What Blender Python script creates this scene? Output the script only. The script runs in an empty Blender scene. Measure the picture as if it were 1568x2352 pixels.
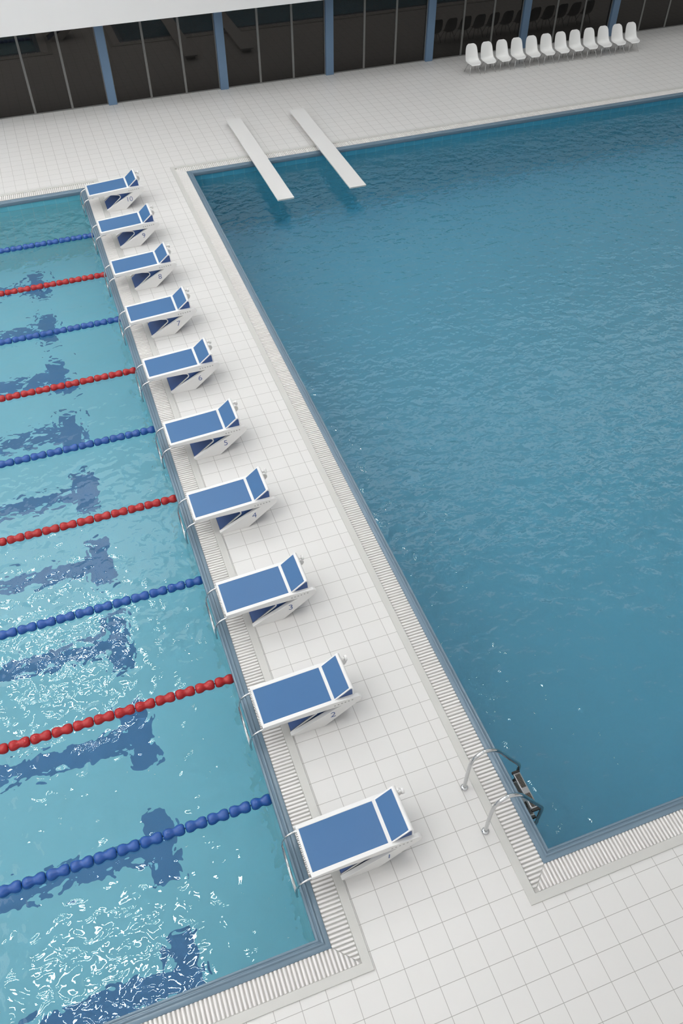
import bpy, bmesh, math
from mathutils import Vector, Matrix
PI = math.pi
S = 0.3                      # one deck tile is 0.30 m; all numbers below are in tiles
C = bpy.context.scene.collection
sc = bpy.context.scene

# ------------------------------------------------------------------ materials
def new_mat(name):
    m = bpy.data.materials.new(name); m.use_nodes = True
    nt = m.node_tree; return m, nt, nt.nodes['Principled BSDF']

def mat(name, col, rough=0.5, metal=0.0, spec=0.5, noise=0.0, nscale=8.0):
    m, nt, b = new_mat(name)
    b.inputs['Roughness'].default_value = rough
    b.inputs['Metallic'].default_value = metal
    b.inputs['Specular IOR Level'].default_value = spec
    if noise:
        geo = nt.nodes.new('ShaderNodeNewGeometry')
        n = nt.nodes.new('ShaderNodeTexNoise'); n.inputs['Scale'].default_value = nscale; n.inputs['Detail'].default_value = 4
        nt.links.new(geo.outputs['Position'], n.inputs['Vector'])
        mx = nt.nodes.new('ShaderNodeMix'); mx.data_type = 'RGBA'
        mx.inputs[6].default_value = (*[c * (1 - noise) for c in col], 1)
        mx.inputs[7].default_value = (*[min(1, c * (1 + noise)) for c in col], 1)
        nt.links.new(n.outputs['Fac'], mx.inputs[0]); nt.links.new(mx.outputs[2], b.inputs['Base Color'])
    else:
        b.inputs['Base Color'].default_value = (*col, 1)
    return m

def M_(nt, op, a, b=None):
    n = nt.nodes.new('ShaderNodeMath'); n.operation = op
    for i, v in enumerate((a, b)):
        if v is None: continue
        if isinstance(v, (int, float)): n.inputs[i].default_value = v
        else: nt.links.new(v, n.inputs[i])
    return n.outputs[0]

def tiled(name, col, grout, px, py, pz, w, rough=0.4, var=0.02, bump=True):
    """square tiles cut along world x / y / z with pitch px, py, pz tiles (0 = no joints along that axis)"""
    m, nt, b = new_mat(name)
    geo = nt.nodes.new('ShaderNodeNewGeometry')
    sep = nt.nodes.new('ShaderNodeSeparateXYZ'); nt.links.new(geo.outputs['Position'], sep.inputs[0])
    line = None; cells = []
    nsep = nt.nodes.new('ShaderNodeSeparateXYZ'); nt.links.new(geo.outputs['True Normal'], nsep.inputs[0])
    for ax, p in enumerate((px, py, pz)):
        if not p: continue
        u = M_(nt, 'DIVIDE', sep.outputs[ax], S * p)
        cells.append(M_(nt, 'FLOOR', u))
        f = M_(nt, 'FRACT', M_(nt, 'ADD', u, 0.5))
        d = M_(nt, 'ABSOLUTE', M_(nt, 'SUBTRACT', f, 0.5))           # 0 on a joint
        l = M_(nt, 'LESS_THAN', d, w / 2 / p)
        l = M_(nt, 'MULTIPLY', l, M_(nt, 'LESS_THAN', M_(nt, 'ABSOLUTE', nsep.outputs[ax]), 0.7))
        line = l if line is None else M_(nt, 'MAXIMUM', line, l)
    comb = nt.nodes.new('ShaderNodeCombineXYZ')
    for i, c in enumerate(cells[:3]): nt.links.new(c, comb.inputs[i])
    wn = nt.nodes.new('ShaderNodeTexWhiteNoise'); nt.links.new(comb.outputs[0], wn.inputs['Vector'])
    vmix = nt.nodes.new('ShaderNodeMix'); vmix.data_type = 'RGBA'
    vmix.inputs[6].default_value = (*[c * (1 - var) for c in col], 1)
    vmix.inputs[7].default_value = (*[min(1, c * (1 + var)) for c in col], 1)
    nt.links.new(wn.outputs['Value'], vmix.inputs[0])
    mx = nt.nodes.new('ShaderNodeMix'); mx.data_type = 'RGBA'
    mx.inputs[7].default_value = (*grout, 1)
    nt.links.new(vmix.outputs[2], mx.inputs[6]); nt.links.new(line, mx.inputs[0])
    nt.links.new(mx.outputs[2], b.inputs['Base Color'])
    r = M_(nt, 'ADD', M_(nt, 'MULTIPLY', line, 0.4), rough); nt.links.new(r, b.inputs['Roughness'])
    return m

def water_mat(name, tint, scales, dist, ior):
    m = bpy.data.materials.new(name); m.use_nodes = True; nt = m.node_tree
    nt.nodes.remove(nt.nodes['Principled BSDF'])
    g = nt.nodes.new('ShaderNodeBsdfGlass'); g.inputs['IOR'].default_value = ior
    g.inputs['Roughness'].default_value = 0.0; g.inputs['Color'].default_value = (*tint, 1)
    nt.links.new(g.outputs[0], nt.nodes['Material Output'].inputs['Surface'])
    geo = nt.nodes.new('ShaderNodeNewGeometry')
    h = None
    for sx, sy, amp, det in scales:                # wavelength in tiles along x and y, height weight
        mp = nt.nodes.new('ShaderNodeMapping'); mp.inputs['Scale'].default_value = (1 / (S * sx), 1 / (S * sy), 1)
        nt.links.new(geo.outputs['Position'], mp.inputs['Vector'])
        n = nt.nodes.new('ShaderNodeTexNoise'); n.inputs['Scale'].default_value = 1; n.inputs['Detail'].default_value = det
        n.inputs['Roughness'].default_value = 0.5; n.inputs['Distortion'].default_value = 0.3
        nt.links.new(mp.outputs[0], n.inputs['Vector'])
        t = M_(nt, 'MULTIPLY', n.outputs['Fac'], amp); h = t if h is None else M_(nt, 'ADD', h, t)
    bp = nt.nodes.new('ShaderNodeBump'); bp.inputs['Strength'].default_value = 1; bp.inputs['Distance'].default_value = dist * S
    nt.links.new(h, bp.inputs['Height']); nt.links.new(bp.outputs[0], g.inputs['Normal'])
    return m

M = {}
M['deck'] = tiled('deck_tile', (0.685, 0.675, 0.66), (0.36, 0.35, 0.335), 1, 1, 0, 0.022, 0.36, 0.008)
M['pool_l'] = tiled('lap_pool_tile', (0.38, 0.86, 0.95), (0.62, 0.90, 0.95), 1, 1, 1, 0.05, 0.4, 0.03)  # underwater wall, colour lightened to make up for weak light below the surface
M['pool_floor_l'] = mat('lap_pool_floor', (0.315, 0.79, 0.97), 0.5, noise=0.03, nscale=3)
M['pool_r'] = tiled('deep_pool_tile', (0.19, 0.68, 0.88), (0.38, 0.80, 0.92), 1, 1, 1, 0.05, 0.4, 0.03)  # lightened in colour likewise, for the dim underwater wall
M['pool_floor_r'] = mat('deep_pool_floor', (0.145, 0.66, 0.96), 0.5, noise=0.03, nscale=3)
M['band_l'] = tiled('waterline_band_tile', (0.13, 0.45, 0.56), (0.22, 0.52, 0.60), 1, 1, 1, 0.05, 0.4, 0.03)  # same wall above the water, shade put into the colour against strong light
M['band_r'] = tiled('deep_waterline_band_tile', (0.055, 0.30, 0.45), (0.13, 0.40, 0.52), 1, 1, 1, 0.05, 0.4, 0.03)  # shade in the colour here too, tones down the strip above the water
M['marking'] = mat('lane_marking_blue', (0.042, 0.23, 0.52), 0.5)
M['water_l'] = water_mat('lap_water', (0.97, 1, 1), [(0.85, 0.85, 1.0, 1.6), (4, 4, 1.2, 1.0)], 0.10, 1.45)
M['water_r'] = water_mat('deep_water', (0.97, 1, 1), [(0.85, 0.7, 1.0, 2.0), (4, 4, 1.2, 1.0)], 0.17, 1.55)
M['coping'] = mat('blue_grey_coping', (0.155, 0.228, 0.295), 0.25)
M['frame'] = mat('gutter_frame_grey', (0.56, 0.555, 0.53), 0.45)
M['grate'] = mat('grating_white', (0.79, 0.77, 0.755), 0.5)
M['tray'] = mat('gutter_tray', (0.55, 0.54, 0.52), 0.7)
M['white'] = mat('white_paint', (0.78, 0.775, 0.765), 0.35)
M['white_wall'] = mat('wall_plaster', (0.78, 0.775, 0.77), 0.8, noise=0.01, nscale=0.5)

M['dark'] = mat('dark_surround', (0.02, 0.02, 0.02), 0.9)
M['blue'] = mat('blue_pad', (0.042, 0.140, 0.315), 0.36, noise=0.02, nscale=150)
M['blue_side'] = mat('blue_shell', (0.03, 0.085, 0.26), 0.45)
M['number'] = mat('number_blue', (0.045, 0.10, 0.28), 0.5)
M['hole'] = mat('adjust_hole_grey', (0.42, 0.42, 0.41), 0.6)
M['chrome'] = mat('polished_steel', (0.60, 0.61, 0.62), 0.07, 1.0)
M['steel'] = mat('brushed_steel', (0.36, 0.36, 0.36), 0.28, 1.0)
M['black'] = mat('black_rubber', (0.012, 0.011, 0.01), 0.5)
M['stud'] = mat('step_stud', (0.35, 0.31, 0.25), 0.4, 0.6)
M['red'] = mat('red_float', (0.40, 0.012, 0.014), 0.22)
M['bfloat'] = mat('blue_float', (0.018, 0.085, 0.33), 0.22)
M['chair'] = mat('chair_shell_white', (0.80, 0.80, 0.79), 0.33)
M['leg'] = mat('chair_leg_steel', (0.62, 0.62, 0.62), 0.22, 1.0)
M['column'] = mat('column_steel_blue', (0.12, 0.20, 0.31), 0.5)
M['mullion'] = mat('mullion_grey', (0.16, 0.16, 0.155), 0.5)
M['board'] = mat('diving_board_white', (0.68, 0.675, 0.665), 0.55)
M['plinth'] = mat('plinth_grey', (0.50, 0.49, 0.47), 0.6)

def emat(name, strength, col=(1, 1, 1)):
    m, nt, b = new_mat(name)
    b.inputs['Base Color'].default_value = (0.8, 0.8, 0.8, 1)
    b.inputs['Emission Color'].default_value = (*col, 1); b.inputs['Emission Strength'].default_value = strength
    return m
LAMP = 38.0
M['ceiling'] = emat('translucent_membrane_roof', 0.28, (1.0, 0.995, 0.98))  # glow added to the unseen ceiling as ambient fill light
M['sky_l'] = emat('frosted_skylight_bright', 1.7, (1.0, 0.995, 0.985))  # emission of the added fill panels on the left
M['daylight'] = emat('daylit_back_window', 0.28, (1.0, 0.995, 0.98))  # added glow behind the camera, brightens surfaces that face it
M['sky_r'] = emat('frosted_skylight_dim', 1.0, (1.0, 0.995, 0.985))  # emission of the added far right fill panel
M['sky'] = emat('frosted_skylight', 1.6, (1.0, 0.995, 0.985))  # emission of the added far left fill panel
FILL_PANELS = [(-100, -66, -28, 54), (-62, -30, -28, 54), (-100, 2, 58, 79.5), (6, 108, 58, 79.5)]  # extents of the added glowing panels under the roof
M['lamp'] = emat('lamp_diffuser', LAMP, (1.0, 0.985, 0.965))

def glass():
    m, nt, b = new_mat('dark_window_glass')
    b.inputs['Base Color'].default_value = (0.012, 0.012, 0.012, 1); b.inputs['Roughness'].default_value = 0.0
    b.inputs['IOR'].default_value = 1.5; b.inputs['Specular Tint'].default_value = (1, .93, .86, 1)
    return m
M['glass'] = glass()

# ------------------------------------------------------------------ geometry helpers
class MB:
    def __init__(s): s.v = []; s.f = []; s.mi = []; s.sm = []
    def add(s, vs, fs, mi=0, smooth=False):
        o = len(s.v); s.v += [tuple(v) for v in vs]
        for f in fs: s.f.append([o + i for i in f]); s.mi.append(mi); s.sm.append(smooth)
    def box(s, x0, x1, y0, y1, z0, z1, mi=0):
        vs = [(x, y, z) for z in (z0, z1) for y in (y0, y1) for x in (x0, x1)]
        s.add(vs, [(0, 2, 3, 1), (4, 5, 7, 6), (0, 1, 5, 4), (2, 6, 7, 3), (0, 4, 6, 2), (1, 3, 7, 5)], mi)
    def quad(s, a, b, c, d, mi=0): s.add([a, b, c, d], [(0, 1, 2, 3)], mi)
    def prism(s, prof, y0, y1, mi=0, smooth=False):
        """profile in (x, z), run along y"""
        n = len(prof)
        vs = [(x, y0, z) for x, z in prof] + [(x, y1, z) for x, z in prof]
        fs = [tuple(range(n)), tuple(range(2 * n - 1, n - 1, -1))]
        s.add(vs, fs, mi)
        s.add(vs, [(i, i + n, (i + 1) % n + n, (i + 1) % n) for i in range(n)], mi, smooth)
    def tube(s, pts, r, seg=12, mi=0, caps=True):
        pts = [Vector(p) for p in pts]; rings = []
        up = None
        for i, p in enumerate(pts):
            t = (pts[min(i + 1, len(pts) - 1)] - pts[max(i - 1, 0)]).normalized()
            if up is None:
                up = t.orthogonal().normalized()
            up = (up - t * up.dot(t)).normalized(); w = t.cross(up)
            rr = r[i] if isinstance(r, (list, tuple)) else r
            rings.append([p + (up * math.cos(2 * PI * k / seg) + w * math.sin(2 * PI * k / seg)) * rr for k in range(seg)])
        vs = [v for rg in rings for v in rg]; fs = []
        for i in range(len(rings) - 1):
            for k in range(seg):
                fs.append((i * seg + k, i * seg + (k + 1) % seg, (i + 1) * seg + (k + 1) % seg, (i + 1) * seg + k))
        s.add(vs, fs, mi, True)
        if caps:
            s.add(rings[0], [tuple(range(seg - 1, -1, -1))], mi); s.add(rings[-1], [tuple(range(seg))], mi)
    def build(s, name, mats, parent=None, origin=(0, 0, 0), bevel=0, bseg=2, bangle=35):
        me = bpy.data.meshes.new(name); ox, oy, oz = origin
        me.from_pydata([((x - ox) * S, (y - oy) * S, (z - oz) * S) for x, y, z in s.v], [], s.f)
        for m in (mats if isinstance(mats, (list, tuple)) else [mats]): me.materials.append(m)
        for p, mi, sm in zip(me.polygons, s.mi, s.sm): p.material_index = mi; p.use_smooth = sm
        bm = bmesh.new(); bm.from_mesh(me); bmesh.ops.remove_doubles(bm, verts=bm.verts, dist=1e-5)
        bmesh.ops.recalc_face_normals(bm, faces=bm.faces); bm.to_mesh(me); bm.free()
        o = bpy.data.objects.new(name, me); C.objects.link(o)
        if parent is not None: o.parent = parent
        else: o.location = (ox * S, oy * S, oz * S)
        if bevel:
            b = o.modifiers.new('bevel', 'BEVEL'); b.width = bevel * S; b.segments = bseg
            b.limit_method = 'ANGLE'; b.angle_limit = math.radians(bangle); b.harden_normals = False
        return o

def catmull(pts, n=6, closed=False):
    out = []; m = len(pts)
    P = [Vector(p) for p in pts]
    for i in range(m if closed else m - 1):
        if closed: p0, p1, p2, p3 = P[i - 1], P[i], P[(i + 1) % m], P[(i + 2) % m]
        else: p0, p1, p2, p3 = P[max(i - 1, 0)], P[i], P[i + 1], P[min(i + 2, m - 1)]
        for k in range(n):
            t = k / n
            out.append(0.5 * ((2 * p1) + (p2 - p0) * t + (2 * p0 - 5 * p1 + 4 * p2 - p3) * t * t + (3 * p1 - p0 - 3 * p2 + p3) * t ** 3))
    if not closed: out.append(P[-1])
    return out

def empty(name, loc, label=None, cat=None, group=None):
    o = bpy.data.objects.new(name, None); C.objects.link(o); o.location = [c * S for c in loc]
    o.empty_display_size = 0.1
    return tag(o, label, cat, group)
def tag(o, label=None, cat=None, group=None, kind=None):
    if label: o['label'] = label
    if cat: o['category'] = cat
    if group: o['group'] = group
    if kind: o['kind'] = kind
    return o
def struct(o, label=None):
    o['kind'] = 'structure'
    if label: o['label'] = label
    return o
def kids(o): return [c for c in C.objects if c.parent == o]
def copy_tree(o, parent=None):
    c = o.copy(); C.objects.link(c)
    if parent is not None: c.parent = parent
    for ch in kids(o): copy_tree(ch, c)
    return c

# ------------------------------------------------------------------ layout
WZ = -0.77                                   # water level
LP = dict(x0=-100.0, x1=-0.06, y0=0.355, y1=67.73)    # outer edge of the gutter frame
RP = dict(x0=6.52, x1=86.0, y0=0.355, y1=67.73)
FR, GR = 0.36, 1.25                          # gutter frame width, far side of grating
CP = 1.74                                    # lip of the coping, measured inwards from the frame's outer edge
HX0, HX1, HY0, HY1 = -112.0, 112.0, -34.0, 84.1
CEIL = 46.0

# deck
mb = MB()
i = 0.02
def deck_rect(x0, x1, y0, y1): mb.quad((x0, y0, 0), (x1, y0, 0), (x1, y1, 0), (x0, y1, 0))
a, b = LP, RP
deck_rect(HX0, HX1, HY0, a['y0'] + i); deck_rect(HX0, HX1, a['y1'] - i, HY1)
deck_rect(HX0, a['x0'] + i, a['y0'] + i, a['y1'] - i)
deck_rect(a['x1'] - i, b['x0'] + i, a['y0'] + i, a['y1'] - i)
deck_rect(b['x1'] - i, HX1, a['y0'] + i, a['y1'] - i)
struct(mb.build('floor', M['deck']), 'pale square tiled pool deck')

def ring(mb, P, prof, mi=0, smooth=False):
    """profile of (inset, z) swept round the rectangle P with mitred corners"""
    n = len(prof); vs = []
    for d, z in prof:
        vs += [(P['x0'] + d, P['y0'] + d, z), (P['x1'] - d, P['y0'] + d, z), (P['x1'] - d, P['y1'] - d, z), (P['x0'] + d, P['y1'] - d, z)]
    fs = []
    for k in range(n - 1):
        for c in range(4):
            fs.append((k * 4 + c, k * 4 + (c + 1) % 4, (k + 1) * 4 + (c + 1) % 4, (k + 1) * 4 + c))
    mb.add(vs, fs, mi, smooth)

def pool(P, nm, depth, floor_y, mats, marks):
    mb = MB()
    ring(mb, P, [(0, -0.05), (0, 0.045), (0.012, 0.055), (FR - 0.012, 0.055), (FR, 0.045), (FR, -0.09)])
    struct(mb.build('gutter_frame', M['frame']), 'flat grey frame bordering the gutter of the ' + nm)
    mb = MB(); ring(mb, P, [(FR - 0.01, -0.045), (GR + 0.01, -0.045)])
    struct(mb.build('gutter_tray', M['tray']), 'gutter channel under the grating of the ' + nm)
    mb = MB()
    k = GR
    prof = [(k, -0.07), (k, 0.015), (k + .012, .025), (k + .185, .025), (k + .20, .04), (k + .215, .075), (k + .24, .092), (k + .27, .092), (k + .295, .075),
            (k + .31, .03), (k + .325, .008), (k + .355, .008), (k + .37, .025), (k + .395, .04), (k + .425, .04), (k + .455, .025),
            (k + .475, -.01), (k + .485, -.05), (k + .485, -.27), (k + .47, -.31), (k + .42, -.33)]
    ring(mb, P, prof, 0, True)
    o = struct(mb.build('pool_coping', M['coping']), 'blue-grey moulded lip round the ' + nm)
    md = o.modifiers.new('split', 'EDGE_SPLIT'); md.split_angle = math.radians(40)
    # basin
    d = k + .42; zb = WZ - depth
    mb = MB()
    x0, x1, y0, y1 = P['x0'] + d, P['x1'] - d, P['y0'] + d, P['y1'] - d
    ring(mb, P, [(d, -.32), (d, WZ - .04)], 3); ring(mb, P, [(d, WZ - .04), (d, zb)], 0)  # wall colour darker above the water, lighter below, standing in for light
    xs = sorted({x0, x1} | set(marks[0])) if marks else [x0, x1]
    ys = sorted({y0, y1} | set(marks[1])) if marks else [y0, y1]
    for i in range(len(xs) - 1):
        for j in range(len(ys) - 1):
            xa, xb, ya, yb = xs[i], xs[i + 1], ys[j], ys[j + 1]
            isd = bool(marks) and marks[2]((xa + xb) / 2, (ya + yb) / 2)
            mb.quad((xa, ya, zb), (xb, ya, zb), (xb, yb, zb), (xa, yb, zb), 2 if isd else 1)
    struct(mb.build('pool_basin', mats), 'tiled basin of the ' + nm)
    # grating runs
    pitch, w = 1 / 6.0, 0.105
    def slat_run(side):
        g = MB()
        L0, L1 = (P['y0'], P['y1']) if side in 'lr' else (P['x0'], P['x1'])
        n = int((L1 - L0 - 2 * FR) / pitch)
        for q in range(n):
            c = L0 + FR + (q + .5) * pitch
            e = min(c - L0, L1 - c)
            d0, d1 = FR + .012, min(GR - .012, e - .02)
            if d1 - d0 < .09: continue
            sec = [(-w / 2, -.06), (-w / 2 + .004, .012), (-w / 2 + .02, .034), (-.01, .042), (w / 2 - .03, .034), (w / 2 - .004, .008), (w / 2, -.06)]
            m_ = len(sec)
            pts = []
            for far in (0, 1):
                for u, z in sec:
                    t = c + u
                    dd = max(d0 + .005, min(GR - .012, min(t - L0, L1 - t) - .018)) if far else d0
                    if side == 'l': pts.append((P['x0'] + dd, t, z))
                    if side == 'r': pts.append((P['x1'] - dd, t, z))
                    if side == 'n': pts.append((t, P['y0'] + dd, z))
                    if side == 'f': pts.append((t, P['y1'] - dd, z))
            g.add(pts, [(i, i + 1, i + 1 + m_, i + m_) for i in range(m_ - 1)] + [tuple(range(m_)), tuple(range(2 * m_ - 1, m_ - 1, -1))])
        return g
    return slat_run

def tlab(x, y):  # lane lines with a T end, one per lane
    for k in range(10):
        yc = 5.08 + 6.39 * k
        if -7.98 < x < -6.48 and abs(y - yc) < 2.0: return True
        if x < -7.9 and abs(y - yc) < 0.62: return True
    return False
mys = []
for k in range(10):
    yc = 5.08 + 6.39 * k; mys += [yc - 2.0, yc - .62, yc + .62, yc + 2.0]
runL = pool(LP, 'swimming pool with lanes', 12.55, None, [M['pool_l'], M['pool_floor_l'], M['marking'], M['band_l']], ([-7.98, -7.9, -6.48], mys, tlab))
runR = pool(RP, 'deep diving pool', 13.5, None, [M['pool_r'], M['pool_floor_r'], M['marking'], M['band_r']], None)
for run, side, lab in ((runL, 'r', 'long white slatted gutter grating running under all the starting blocks'),
                       (runL, 'n', 'white slatted gutter grating along the near end of the lane pool, bottom of the picture'),
                       (runL, 'f', 'white slatted gutter grating along the far edge of the lane pool behind block 10'),
                       (runR, 'l', 'white slatted gutter grating along the left edge of the diving pool, under the ladder rails'),
                       (runR, 'n', 'white slatted gutter grating at the near edge of the diving pool, lower right'),
                       (runR, 'f', 'white slatted gutter grating at the far edge of the diving pool, under the diving boards')):
    tag(run(side).build('gutter_grating', M['grate']), lab, 'grating', 'white gutter gratings')

def water(P, m, label):
    d = GR + .415; mb = MB()
    mb.quad((P['x0'] + d, P['y0'] + d, WZ), (P['x1'] - d, P['y0'] + d, WZ), (P['x1'] - d, P['y1'] - d, WZ), (P['x0'] + d, P['y1'] - d, WZ))
    o = mb.build('pool_water', m)
    if o.data.polygons[0].normal.z < 0: o.data.flip_normals()
    tag(o, label, 'water', None, 'stuff'); return o
water(LP, M['water_l'], 'pale turquoise rippling water with lane ropes and white glints')
water(RP, M['water_r'], 'deep blue rippling water of the diving pool')

# ------------------------------------------------------------------ starting blocks
def num_mesh(txt, size):
    cu = bpy.data.curves.new('num', 'FONT'); cu.body = txt; cu.size = size; cu.extrude = 0.0015; cu.align_x = 'CENTER'; cu.align_y = 'CENTER'
    cu.resolution_u = 6; cu.offset = -0.0022
    t = bpy.data.objects.new('num', cu); C.objects.link(t)
    bpy.context.view_layer.update()
    me = bpy.data.meshes.new_from_object(t.evaluated_get(bpy.context.evaluated_depsgraph_get()))
    bpy.data.objects.remove(t); me.materials.clear(); me.materials.append(M['number'])
    return me

def arc(cx, cz, r, a0, a1, n): return [(cx + r * math.cos(math.radians(a0 + (a1 - a0) * i / n)), cz + r * math.sin(math.radians(a0 + (a1 - a0) * i / n))) for i in range(n + 1)]

def make_block():
    OX = (0.70, 1.075, 0)
    root = empty('starting_block', OX)
    bd = lambda mb, name, m, par=root, **k: mb.build(name, m, par, OX, **k)
    W = 2.15
    prof = [(-.05, 0), (1.48, 0), (3.07, 1.27)] + arc(3.03, 1.52, .21, -50, 75, 8) + [(1.98, 1.785), (-1.31, 1.60), (-1.335, 1.58), (-1.335, 1.41), (2.27, 1.345), (-.12, .13)]
    for y0, y1 in ((0, .19), (W - .19, W)):
        mb = MB(); mb.prism(prof, y0, y1); bd(mb, 'side_panel', M['white'], bevel=.028, bseg=2)
    # platform deck between the side panels
    mb = MB(); mb.prism([(-1.33, 1.43), (-1.33, 1.585), (1.98, 1.775), (2.95, 1.76), (2.95, 1.45), (2.2, 1.40)], .17, W - .17)
    plat = bd(mb, 'platform', M['white'])
    mb = MB()
    for k in range(22):
        yy = .2 + k * .0805; mb.box(-1.385, -1.32, yy, yy + .042, 1.44, 1.545)
    mb.build('grip_ridge', M['white'], plat, OX)
    mb = MB(); sl = .185 / 3.31
    z = lambda x: 1.585 + (x + 1.33) * .19 / 3.31
    mb.prism([(-1.235, z(-1.235) - .01), (-1.235, z(-1.235) + .008), (1.87, z(1.87) + .008), (1.87, z(1.87) - .01)], .175, W - .195)
    bd(mb, 'platform_pad', M['blue'])
    # body with a pocket at the front
    pocket = [(-.105, 0), (.995, .83)] + arc(1.02, 1.02, .15, -30, 80, 6) + [(.70, 1.24), (.42, 1.27)]
    body = pocket + [(.40, 1.40), (2.62, 1.42), (2.52, 1.18), (1.35, 0)]
    mb = MB(); mb.prism(body, .26, W - .26); bod = bd(mb, 'body', M['blue_side'])
    def offs(pts, d):
        out = []
        for i, p in enumerate(pts):
            a_ = Vector(pts[max(i - 1, 0)]); b_ = Vector(pts[min(i + 1, len(pts) - 1)]); t = (b_ - a_).normalized()
            out.append((p[0] + t.y * d, p[1] - t.x * d))
        return out
    for y0, y1 in ((.225, .30), (W - .30, W - .225)):
        band = pocket + offs(pocket, .062)[::-1]
        mb = MB(); mb.prism(band, y0, y1); mb.build('edge_trim', M['white'], bod, OX)
    # rear kick plate
    kb = [(2.04, 1.76), (2.72, 2.30), (2.79, 2.31), (2.84, 2.24), (2.86, 1.76)]
    mb = MB(); mb.prism(kb, .165, W - .165)
    kick = bd(mb, 'kick_plate', M['blue_side'])
    outer = [(1.985, 1.775), (2.70, 2.352)] + arc(2.775, 2.27, .115, 120, 10, 7) + [(2.93, 1.77)]
    inner = [(2.855, 1.77), (2.83, 2.24), (2.78, 2.30), (2.73, 2.285), (2.08, 1.77)]
    mb = MB(); mb.prism(outer + inner, .125, W - .125); mb.build('kick_cover', M['white'], kick, OX, bevel=.012, bseg=2)
    dx, dz = (2.70 - 1.985), (2.352 - 1.775); L = math.hypot(dx, dz); nx, nz = -dz / L, dx / L
    P0 = (1.985 + dx * .05, 1.775 + dz * .05); P1 = (1.985 + dx * .985, 1.775 + dz * .985)
    mb = MB(); mb.prism([(P0[0] - nx * .01, P0[1] - nz * .01), (P0[0] + nx * .01, P0[1] + nz * .01), (P1[0] + nx * .01, P1[1] + nz * .01), (P1[0] - nx * .01, P1[1] - nz * .01)], .18, W - .20)
    mb.build('kick_pad', M['blue'], kick, OX)
    mb = MB(); mb.tube([(2.88, 1.80, 2.13), (3.07, 1.80, 2.13)], .065, 14); mb.tube([(3.06, 1.80, 2.13), (3.075, 1.80, 2.13), (3.16, 1.80, 2.13), (3.18, 1.80, 2.13)], [.115, .135, .135, .115], 20)
    bd(mb, 'knob', M['white'])
    # adjustment holes in the near side panel
    for k in range(6):
        x = 1.975 + k * .1625; zz = 1.53 + k * .010
        mb = MB(); mb.tube([(x, -.006, zz), (x, .01, zz)], .042, 12); bd(mb, 'adjustment_hole', M['hole'])
    mb = MB(); mb.tube([(-1.345, .09, 1.53), (-1.33, .09, 1.53)], .045, 12); bd(mb, 'rail_socket', M['black'])
    # chrome hand rail over the pool edge
    path = [(-.95, 1.38), (-1.30, 1.31), (-1.60, 1.215), (-1.81, 1.03), (-1.93, .72), (-1.965, .36), (-1.965, .0), (-1.955, -.14)]
    for yy in (.10, W - .12):
        mb = MB(); mb.tube([Vector((p[0], yy, p[1])) for p in catmull(path, 6)], .047, 14); bd(mb, 'hand_rail', M['chrome'])
    for zz in (.42, -.11):
        mb = MB(); mb.tube([(-1.963, .10, zz), (-1.963, W - .12, zz)], .042, 14); bd(mb, 'grab_bar', M['chrome'])
    return root, OX

YK = [3.752, 10.374, 16.645, 23.20, 29.39, 35.92, 42.345, 48.705, 55.06, 61.44]
proto, OX = make_block()
NM = {k: num_mesh(str(k), .58 * S) for k in range(1, 11)}
roots = []
for k in range(1, 11):
    r = proto if k == 1 else copy_tree(proto)
    roots.append(r)
for k, r in enumerate(roots, 1):
    r.location = (OX[0] * S, (YK[k - 1] + OX[1]) * S, 0)
    n = bpy.data.objects.new('number', NM[k]); C.objects.link(n); n.parent = r
    n.location = ((1.88 - OX[0]) * S, (-OX[1] - .004) * S, .80 * S); n.rotation_euler = (PI / 2, 0, 0)
    n['label'] = 'number %d in blue on the side panel' % k
    where = {1: 'nearest the camera, number 1 on its side', 10: 'farthest from the camera, number 10 on its side'}.get(k, 'with the number %d on its side' % k)
    tag(r, 'white and blue starting block ' + where, 'starting block', 'starting blocks along the lane pool')

# ------------------------------------------------------------------ lane ropes
def float_mb():
    mb = MB(); L = .925
    prof = [(0, .085), (.004, .15), (.045, .207), (.115, .243), (.20, .252), (.285, .243), (.365, .208), (.43, .178), (.495, .178), (.56, .208), (.64, .243), (.725, .252), (.81, .243), (.88, .207), (.921, .15), (.925, .085)]
    mb.tube([(-x, 0, 0) for x, r in prof], [r for x, r in prof], 16)
    return mb
def lane_rope(y, x1, m, label, group, proto_f):
    root = empty('lane_rope', (x1, y, WZ + .05), label, 'lane rope', group)
    mb = MB(); mb.tube([(.10, 0, 0), (-96.0, 0, 0)], .03, 8); cb = mb.build('cable', M['steel'], root)
    for k in range(34):
        f = proto_f.copy(); C.objects.link(f); f.parent = root; f.location = (-k * .960 * S, 0, 0)
        if k % 2: f.rotation_euler = (.13, 0, 0)
    mb = MB()
    one = float_mb()
    for k in range(34, 99):
        mb.add([(x - k * .96, yy, z) for x, yy, z in one.v], one.f, 0, True)
    fo = mb.build('float_row', m, root); fo['kind'] = 'stuff'
pf = {}
for nm, m in (('red', M['red']), ('blue', M['bfloat'])):
    o = float_mb().build('float', m); C.objects.unlink(o); pf[nm] = o
for k in range(9):
    col = 'blue' if k % 2 == 0 else 'red'
    lane_rope(8.28 + 6.385 * k, -1.72, M['bfloat'] if col == 'blue' else M['red'],
              '%s float lane rope on the water between starting blocks %d and %d' % (col, k + 1, k + 2), col + ' lane ropes', pf[col])

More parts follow.
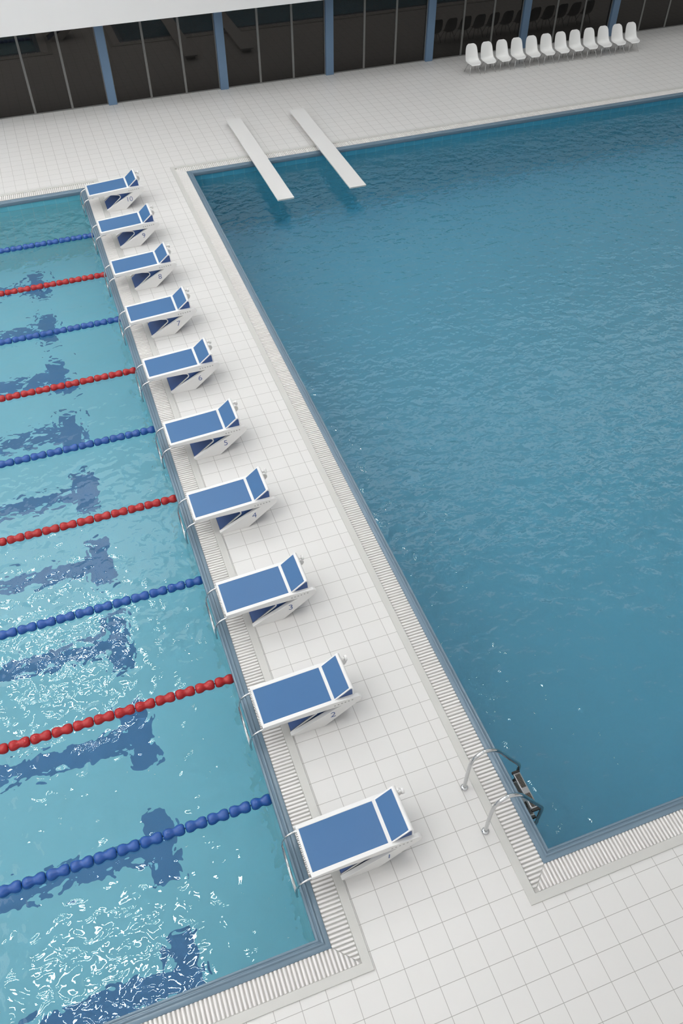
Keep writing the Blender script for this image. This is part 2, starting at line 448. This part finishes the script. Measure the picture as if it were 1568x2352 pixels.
# ------------------------------------------------------------------ diving boards
def diving_board(x0, x1, label):
    xc = (x0 + x1) / 2; O = (xc, 71, 0)
    root = empty('diving_board', O, label, 'diving board', 'pair of white diving boards')
    mb = MB(); mb.box(x0, x1, 57.57, 75.03, .455, .52); mb.build('board', M['board'], root, O, bevel=.01)
    mb = MB(); mb.box(x0 + .02, x1 - .02, 57.60, 75.0, .375, .447); mb.build('board_underside', M['board'], root, O, bevel=.01)
    mb = MB(); mb.box(xc - .52, xc + .52, 68.2, 74.6, 0, .38); mb.build('plinth', M['plinth'], root, O, bevel=.01)
    return root
diving_board(13.70, 15.16, 'flat white diving board over the pool, the left one of the two')
diving_board(20.20, 21.72, 'flat white diving board over the pool, the right one of the two')

# ------------------------------------------------------------------ ladder
def ladder():
    O = (7.3, 4.6, 0)
    root = empty('pool_ladder', O, 'chrome ladder with arched handrails at the near left corner of the diving pool', 'ladder')
    path = [(6.155, 0), (6.14, .8), (6.14, 1.5), (6.17, 2.1), (6.27, 2.58), (6.50, 2.86), (6.80, 2.95), (7.13, 2.80), (7.42, 2.50), (7.75, 1.97), (8.08, 1.42), (8.55, .66), (8.70, .40), (8.765, .18), (8.785, -.1), (8.785, -.8), (8.785, -4.2)]
    for y in (5.6, 3.6):
        mb = MB(); mb.tube([Vector((p[0], y, p[1])) for p in catmull(path, 5)], .082, 16)
        r = mb.build('handrail', M['chrome'], root, O)
        mb = MB(); mb.tube([(6.155, y, 0), (6.155, y, .03), (6.155, y, .07), (6.155, y, .10)], [.165, .165, .13, .085], 20)
        mb.build('floor_flange', M['chrome'], r, O)
    for k in range(4):
        z = -.02 - .95 * k
        mb = MB(); mb.box(8.42, 8.74, 3.78, 5.42, z - .09, z)
        st = mb.build('step', M['steel'], root, O, bevel=.02)
        mb = MB()
        for y in (3.66, 5.42): mb.box(8.40, 8.76, y, y + .12, z - .12, z + .01)
        mb.build('end_cap', M['black'], st, O, bevel=.03)
        for ya, yb in ((3.84, 4.46), (4.74, 5.36)):
            mb = MB(); mb.box(8.47, 8.69, ya, yb, z - .01, z + .008); mb.build('tread_pad', M['black'], st, O)
            mb = MB()
            for i_ in range(10):
                for j_ in range(4):
                    cx = 8.497 + j_ * .053 + (.013 if i_ % 2 else 0); cy = ya + .035 + i_ * (yb - ya - .07) / 9
                    mb.tube([(cx, cy, z), (cx, cy, z + .02), (cx, cy, z + .026)], [.016, .013, .006], 8)
            mb.build('tread_studs', M['stud'], st, O)
ladder()

# ------------------------------------------------------------------ chairs
def chair():
    O = (0, 79.0, 0)
    root = empty('chair', O)
    # centre line (y, z), half width, edge rise
    cl = [(78.30, .93), (78.36, 1.02), (78.55, 1.04), (78.85, .985), (79.2, .96), (79.48, 1.04), (79.66, 1.27), (79.76, 1.6), (79.83, 1.95), (79.90, 2.28), (79.96, 2.50), (80.0, 2.63)]
    hw = [.42, .60, .73, .78, .79, .78, .76, .74, .71, .65, .53, .30]
    rise = [.0, .05, .10, .17, .25, .30, .30, .25, .20, .15, .10, .04]
    P = catmull([(a_[0], a_[1], 0) for a_ in cl], 3); HW = catmull([(h, 0, 0) for h in hw], 3); RS = catmull([(h, 0, 0) for h in rise], 3)
    n, mm = len(P), 16; vs = []
    for i_ in range(n):
        t = (P[min(i_ + 1, n - 1)] - P[max(i_ - 1, 0)]).normalized(); nrm = Vector((-t.y, t.x))     # normal in (y,z): up / forward
        for k in range(mm + 1):
            u = -1 + 2 * k / mm; x = HW[i_].x * math.sin(u * PI / 2) * (1.0) if False else HW[i_].x * u
            r_ = RS[i_].x * abs(u) ** 2.6
            vs.append((x, P[i_].x + nrm.x * r_, P[i_].y + nrm.y * r_))
    fs = [(i_ * (mm + 1) + k, i_ * (mm + 1) + k + 1, (i_ + 1) * (mm + 1) + k + 1, (i_ + 1) * (mm + 1) + k) for i_ in range(n - 1) for k in range(mm)]
    mb = MB(); mb.add(vs, fs, 0, True); sh = mb.build('seat_shell', M['chair'], root, O)
    so = sh.modifiers.new('thick', 'SOLIDIFY'); so.thickness = .035 * S; so.offset = 0
    sb = sh.modifiers.new('sub', 'SUBSURF'); sb.levels = 1; sb.render_levels = 2
    for sx in (-1, 1):
        for yt, yf in ((78.78, 78.26), (79.22, 79.60)):
            mb = MB(); mb.tube([(sx * .30, yt, .99), (sx * .40, yt + (yf - yt) * .15, .90), (sx * .67, yf, .0)], .032, 10)
            mb.build('leg', M['leg'], root, O)
    for yt in (78.82, 79.18):
        mb = MB(); mb.tube([(-.36, yt, .93), (.36, yt, .93)], .02, 8); mb.build('cross_bar', M['leg'], root, O)
    mb = MB(); mb.tube([(-.40, 78.72, .84), (.40, 79.26, .84)], .014, 8); mb.tube([(.40, 78.72, .84), (-.40, 79.26, .84)], .014, 8); mb.build('brace', M['leg'], root, O)
    return root
ch = chair()
ordn = ['', 'second', 'third', 'fourth', 'fifth', 'sixth', 'seventh', 'eighth', 'ninth', 'tenth', 'eleventh']
cs = [ch] + [copy_tree(ch) for _ in range(11)]
for k, c in enumerate(cs):
    c.location = ((42.45 + 1.8275 * k) * S, 79.0 * S, 0)
    lab = 'white shell chair, ' + ('leftmost of the row by the windows' if k == 0 else 'rightmost of the row by the windows' if k == 11 else ordn[k] + ' from the left in the row by the windows')
    tag(c, lab, 'chair', 'row of white chairs by the dark windows')

# ------------------------------------------------------------------ far wall with windows
SOF_Y, SOF_Z = 80.3, 8.3
mb = MB()
mb.box(HX0, HX1, SOF_Y, HY1 + 1.0, SOF_Z, CEIL)
struct(mb.build('wall_far', M['white_wall']), 'plain white upper wall above the dark windows')
mb = MB(); mb.box(HX0, HX1, HY1 + .9, HY1 + 1.1, -.1, SOF_Z); struct(mb.build('wall_behind_glass', M['dark']))
cols = [3.62 + .44 + 11.78 * k for k in range(-9, 10)]
n = 0
for k, xc in enumerate(cols):
    mb = MB(); mb.box(xc - .43, xc + .43, 83.72, 84.25, 0, SOF_Z)
    struct(mb.build('trim_%d' % (k + 1), M['column'], bevel=.02), 'steel blue column between dark window bays')
    if k == len(cols) - 1: break
    xa, xb = xc + .43, cols[k + 1] - .43; n += 1
    root = empty('window_%d' % n, ((xa + xb) / 2, 84.1, 0)); root['kind'] = 'structure'
    O = ((xa + xb) / 2, 84.1, 0)
    m1, m2 = xc + 4.06, xc + 7.75
    for p0, p1 in ((xa, m1), (m1, m2), (m2, xb)):
        mb = MB(); mb.box(p0, p1, 84.12, 84.16, .06, SOF_Z); mb.build('pane', M['glass'], root, O)
    for mx_ in (m1, m2):
        mb = MB(); mb.box(mx_ - .11, mx_ + .11, 84.07, 84.14, .03, SOF_Z); mb.build('mullion', M['mullion'], root, O)
    mb = MB(); mb.box(xa, xb, 84.04, 84.16, 0, .09); mb.box(xa, xa + .08, 84.06, 84.14, .09, SOF_Z); mb.box(xb - .08, xb, 84.06, 84.14, .09, SOF_Z); mb.build('window_frame', M['mullion'], root, O)

mb = MB(); mb.box(-80, 80, HY0 + .02, HY0 + .12, 5, 38)
bw = empty('window_back', (0, HY0, 5)); bw['kind'] = 'structure'  # added glowing panel behind the camera, unseen, lights the far walls
mb.build('pane', M['daylight'], bw, (0, HY0, 5))
mb = MB()
for k in range(17): mb.box(-80 + k * 10 - .2, -80 + k * 10 + .2, HY0 + .02, HY0 + .4, 5, 38)
for z in (5, 21.5, 38): mb.box(-80, 80, HY0 + .02, HY0 + .4, z - .2, z + .2)
mb.build('window_frame', M['mullion'], bw, (0, HY0, 5))  # bars across the added back panel
# hall walls and ceiling (behind and beside the camera)
mb = MB(); mb.box(HX0 - 1, HX0, HY0, HY1, -.1, CEIL); struct(mb.build('wall_left', M['white_wall']))
mb = MB(); mb.box(HX1, HX1 + 1, HY0, HY1, -.1, CEIL); struct(mb.build('wall_right', M['white_wall']))
mb = MB(); mb.box(HX0, HX1, HY0 - 1, HY0, -.1, CEIL); struct(mb.build('wall_back', M['white_wall']))
mb = MB(); mb.box(HX0 - 1, HX1 + 1, HY0 - 1, HY1 + 1, CEIL, CEIL + 1); struct(mb.build('ceiling', M['ceiling']))

# ceiling lamps: clusters of linear fixtures over the lane pool and the block deck
def lamp(x, y, z):
    O = (x, y, z)
    root = empty('ceiling_light', O, 'linear ceiling light over the pool hall', 'ceiling light', 'linear ceiling lights')
    mb = MB(); mb.box(x - 2.7, x + 2.7, y - .6, y + .6, z, z + .5); mb.build('housing', M['white'], root, O)
    mb = MB(); mb.box(x - 2.5, x + 2.5, y - .42, y + .42, z - .04, z + .02); mb.build('diffuser', M['lamp'], root, O)
    mb = MB()
    for sx in (-2, 2): mb.tube([(x + sx, y, z + .5), (x + sx, y, CEIL)], .04, 8)
    mb.build('hanger', M['steel'], root, O)
    return root
l0 = lamp(0, 0, 43.5)
spots = [(x, y0 + j * 5.4) for x in (10.5, -12.0, -19.5) for y0 in (9, 45.5) for j in range(3)]
for k, (x, y) in enumerate(spots):
    o = l0 if k == 0 else copy_tree(l0)
    o.location = (x * S, y * S, 43.5 * S)

# added glowing fill panels under the roof, left and far, out of view
def fill_panel(x0, x1, y0, y1, m):
    O = ((x0 + x1) / 2, (y0 + y1) / 2, CEIL)
    root = empty('skylight', O, 'frosted skylight panel set in the hall roof'); root['kind'] = 'structure'
    mb = MB(); mb.box(x0, x1, y0, y1, CEIL - .12, CEIL - .02); mb.build('frosted_pane', m, root, O)
    mb = MB()
    n = 6
    for k in range(n + 1):
        xx = x0 + (x1 - x0) * k / n; mb.box(xx - .25, xx + .25, y0, y1, CEIL - .5, CEIL - .02)
    for yy in (y0, y1): mb.box(x0, x1, yy - .25, yy + .25, CEIL - .5, CEIL - .02)
    mb.build('glazing_bar', M['white'], root, O)
for k, q in enumerate(FILL_PANELS): fill_panel(*q, (M['sky_l'], M['sky_l'], M['sky'], M['sky_r'])[k])

# ------------------------------------------------------------------ world, camera, render settings
w = bpy.data.worlds.new('world'); sc.world = w; w.use_nodes = True
w.node_tree.nodes['Background'].inputs[0].default_value = (.5, .5, .5, 1); w.node_tree.nodes['Background'].inputs[1].default_value = 0.0

rv = Vector((2.36960019, -0.417764732, 0.161303688)); cp = (-3.97695626, -6.90418022, 34.1391951); f = 1893.61942
th = rv.length; R = Matrix.Rotation(th, 3, rv.normalized())            # world -> camera (x right, y down, z forward)
Rc = R.transposed() @ Matrix(((1, 0, 0), (0, -1, 0), (0, 0, -1)))
cam = bpy.data.cameras.new('camera'); co = bpy.data.objects.new('camera', cam); C.objects.link(co)
co.matrix_world = Matrix.Translation([c * S for c in cp]) @ Rc.to_4x4()
cam.sensor_fit = 'HORIZONTAL'; cam.sensor_width = 36; cam.lens = 36 * f / 1568; cam.clip_end = 500
sc.camera = co
vs_ = sc.view_settings; vs_.view_transform = 'Standard'; vs_.look = 'None'; vs_.gamma = 1; vs_.exposure = 0.35; vs_.use_curve_mapping = False
cy = sc.cycles; cy.use_light_tree = False
cy.use_denoising = True; cy.denoising_prefilter = 'NONE'; cy.max_bounces = 6; cy.diffuse_bounces = 3; cy.glossy_bounces = 3; cy.transmission_bounces = 4
cy.caustics_refractive = True; cy.caustics_reflective = False; cy.sample_clamp_indirect = 14.0; cy.sample_clamp_direct = 0
cy.use_adaptive_sampling = True; cy.adaptive_threshold = 0.05
